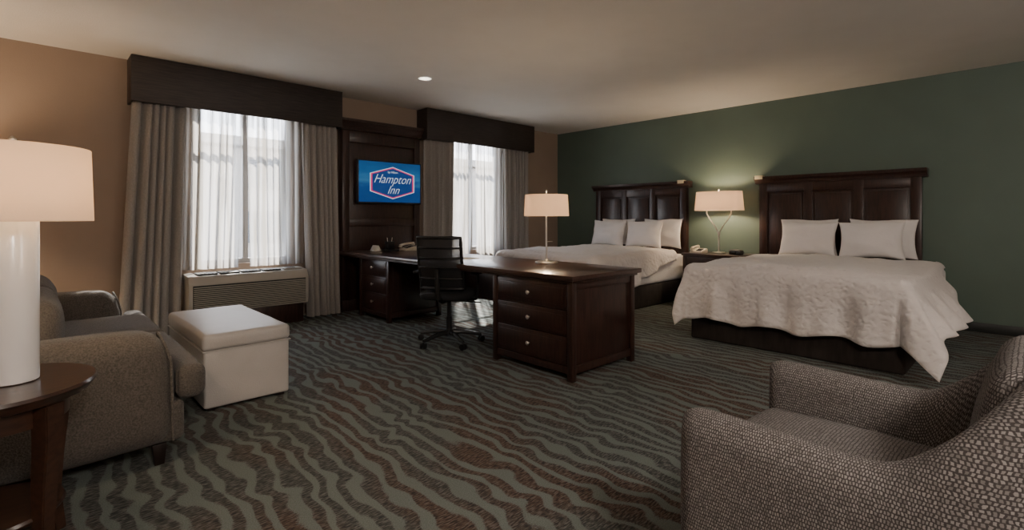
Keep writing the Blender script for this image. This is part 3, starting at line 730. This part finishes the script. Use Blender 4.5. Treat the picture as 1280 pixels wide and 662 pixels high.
for p,n,s in full:
    if last is not None: cum+=(p-last).length
    last=p; Hp=Hh(p)-(1-s)*.035; th=ht*s; lean=.12*sstep(.30,-.05,p.y)
    prof=[(th,.13)]
    for q in range(1,9): prof.append((th,.13+(Hp-ht-.13)*q/8))
    for q in range(1,12):
        a=PI*q/12; prof.append((th*math.cos(a),Hp-ht+ht*math.sin(a)))
    for q in range(0,9): prof.append((-th,Hp-ht-(Hp-ht-.25)*q/8))
    ring=[]; uv=[]; d=0; lp=None
    for o_,z in prof:
        bulge=.012*math.sin(max(0,min(1,(z-.13)/(Hp-.13)))*PI)
        flare=lean*max(0,(z-.45))
        if o_>0: off=o_+bulge*s
        else: off=o_-bulge*.3*s
        P=p+n*off+Vector((0,-flare*1.2))
        ring.append(bm.verts.new((P.x,P.y,z)))
        if lp is not None: d+=math.hypot(off-lp[0],z-lp[1])
        lp=(off,z); uv.append((cum,d))
    rings.append(ring); uvs.append(uv)
uvl=bm.loops.layers.uv.verify()
for i in range(len(rings)-1):
    for j in range(len(rings[0])-1):
        f=bm.faces.new((rings[i][j],rings[i][j+1],rings[i+1][j+1],rings[i+1][j]))
        for l,(a,b) in zip(f.loops,((i,j),(i,j+1),(i+1,j+1),(i+1,j))): l[uvl].uv=uvs[a][b]
bmesh.ops.recalc_face_normals(bm,faces=bm.faces[:])
obj('shell',bm,TWEED,t,angle=180,keepuv=True)
obj('seat_base',softbox((ax0+.05,ax1-.05,yb_+.04,yf+.02,.13,.34),.02,4,.005),TWEED,t)
obj('seat_cushion',softbox((ax0+.068,ax1-.068,yb_+.07,yf+.055,.335,.475),.05,6,.03),TWEED,t,angle=80)
bm=softbox((ax0+.10,ax1-.10,yb_+.05,yb_+.15,.44,.86),.05,6,.02)
for v in bm.verts: v.co.y-=.16*max(0,v.co.z-.45)
obj('back_cushion',bm,TWEED,t,angle=80)
for x in (ax0,ax1):
    for y in (.02,yf-.02):
        bm=bmesh.new(); apoly(bm,[(x-.016,0),(x+.016,0),(x+.028,.135),(x-.028,.135)],'y',y-.025,y+.025,.003); obj('leg',bm,LEG,t)

# fill lights added unseen behind the camera, shaped as ceiling fixtures
DIFF=pmat('fill_diffuser',(.8,.75,.68),rough=.5,em=(1,.9,.78),ems=1.0)
for fx,fy,en in ((.2,-1.3,78),(3.4,-1.7,40)):
    t=thing('fill_ceiling_light',(fx,fy,2.62),'added fill light shaped as a round frosted flush ceiling light','ceiling light',group='added fill lights')
    bm=bmesh.new(); alathe(bm,[(.17,2.70),(.18,2.70),(.18,2.749),(.17,2.749)],(fx,fy,0),48); obj('fill_fixture_rim',bm,NICK,t)
    bm=bmesh.new(); alathe(bm,[(.02,2.655),(.09,2.665),(.15,2.685),(.168,2.705)],(fx,fy,0),48); obj('fill_diffuser',bm,DIFF,t)
    plight((fx,fy,2.40),en,col=(1,.90,.80),rad=.18,name='fill_point',parent=t)  # added point light hanging free below the fixture for room fill

# ------------------------------------------------------------------ daylight and added glint spot
l=bpy.data.lights.new('sun','SUN'); l.energy=20; l.angle=.02; l.color=(1,.95,.88)
o=bpy.data.objects.new('sun',l); COL.objects.link(o); o.rotation_euler=Vector((.75,1,1.15)).to_track_quat('Z','Y').to_euler()
l=bpy.data.lights.new('ceiling_glint_spot','SPOT'); l.energy=500; l.spot_size=math.radians(4.5); l.spot_blend=1; l.color=(1,.92,.8); l.shadow_soft_size=.004  # added spotlight without a fixture, imitates a reflected glint on the ceiling
o=bpy.data.objects.new('ceiling_glint_spot',l); COL.objects.link(o); o.location=(3.27,5.6,.82); o.rotation_euler=Vector((3.27-3.2,5.6-4.75,.82-2.75)).to_track_quat('Z','Y').to_euler()
w=bpy.data.worlds.new('World'); scene.world=w; w.use_nodes=True; nt=w.node_tree; bg=nt.nodes['Background']
tc=N(nt,'ShaderNodeTexCoord'); sp=N(nt,'ShaderNodeSeparateXYZ'); nt.links.new(tc.outputs['Generated'],sp.inputs[0])
c=ramp(nt,math_(nt,'ADD',math_(nt,'MULTIPLY',sp.outputs[2],.5),.5),[(.45,(.55,.5,.42)),(.5,(.95,.96,1.0)),(.8,(.6,.75,1.0))])
nt.links.new(c,bg.inputs[0]); bg.inputs[1].default_value=5.5

# ------------------------------------------------------------------ camera
cam=bpy.data.cameras.new('camera'); co=bpy.data.objects.new('camera',cam); COL.objects.link(co)
cam.sensor_width=36; cam.lens=36*628/1280; cam.shift_y=-59/1280; cam.clip_start=.05
co.location=(0,0,1.19); az=math.radians(46.2); co.rotation_euler=(PI/2,0,az-PI/2)
scene.camera=co
scene.view_settings.view_transform='AgX'; scene.view_settings.exposure=1.12
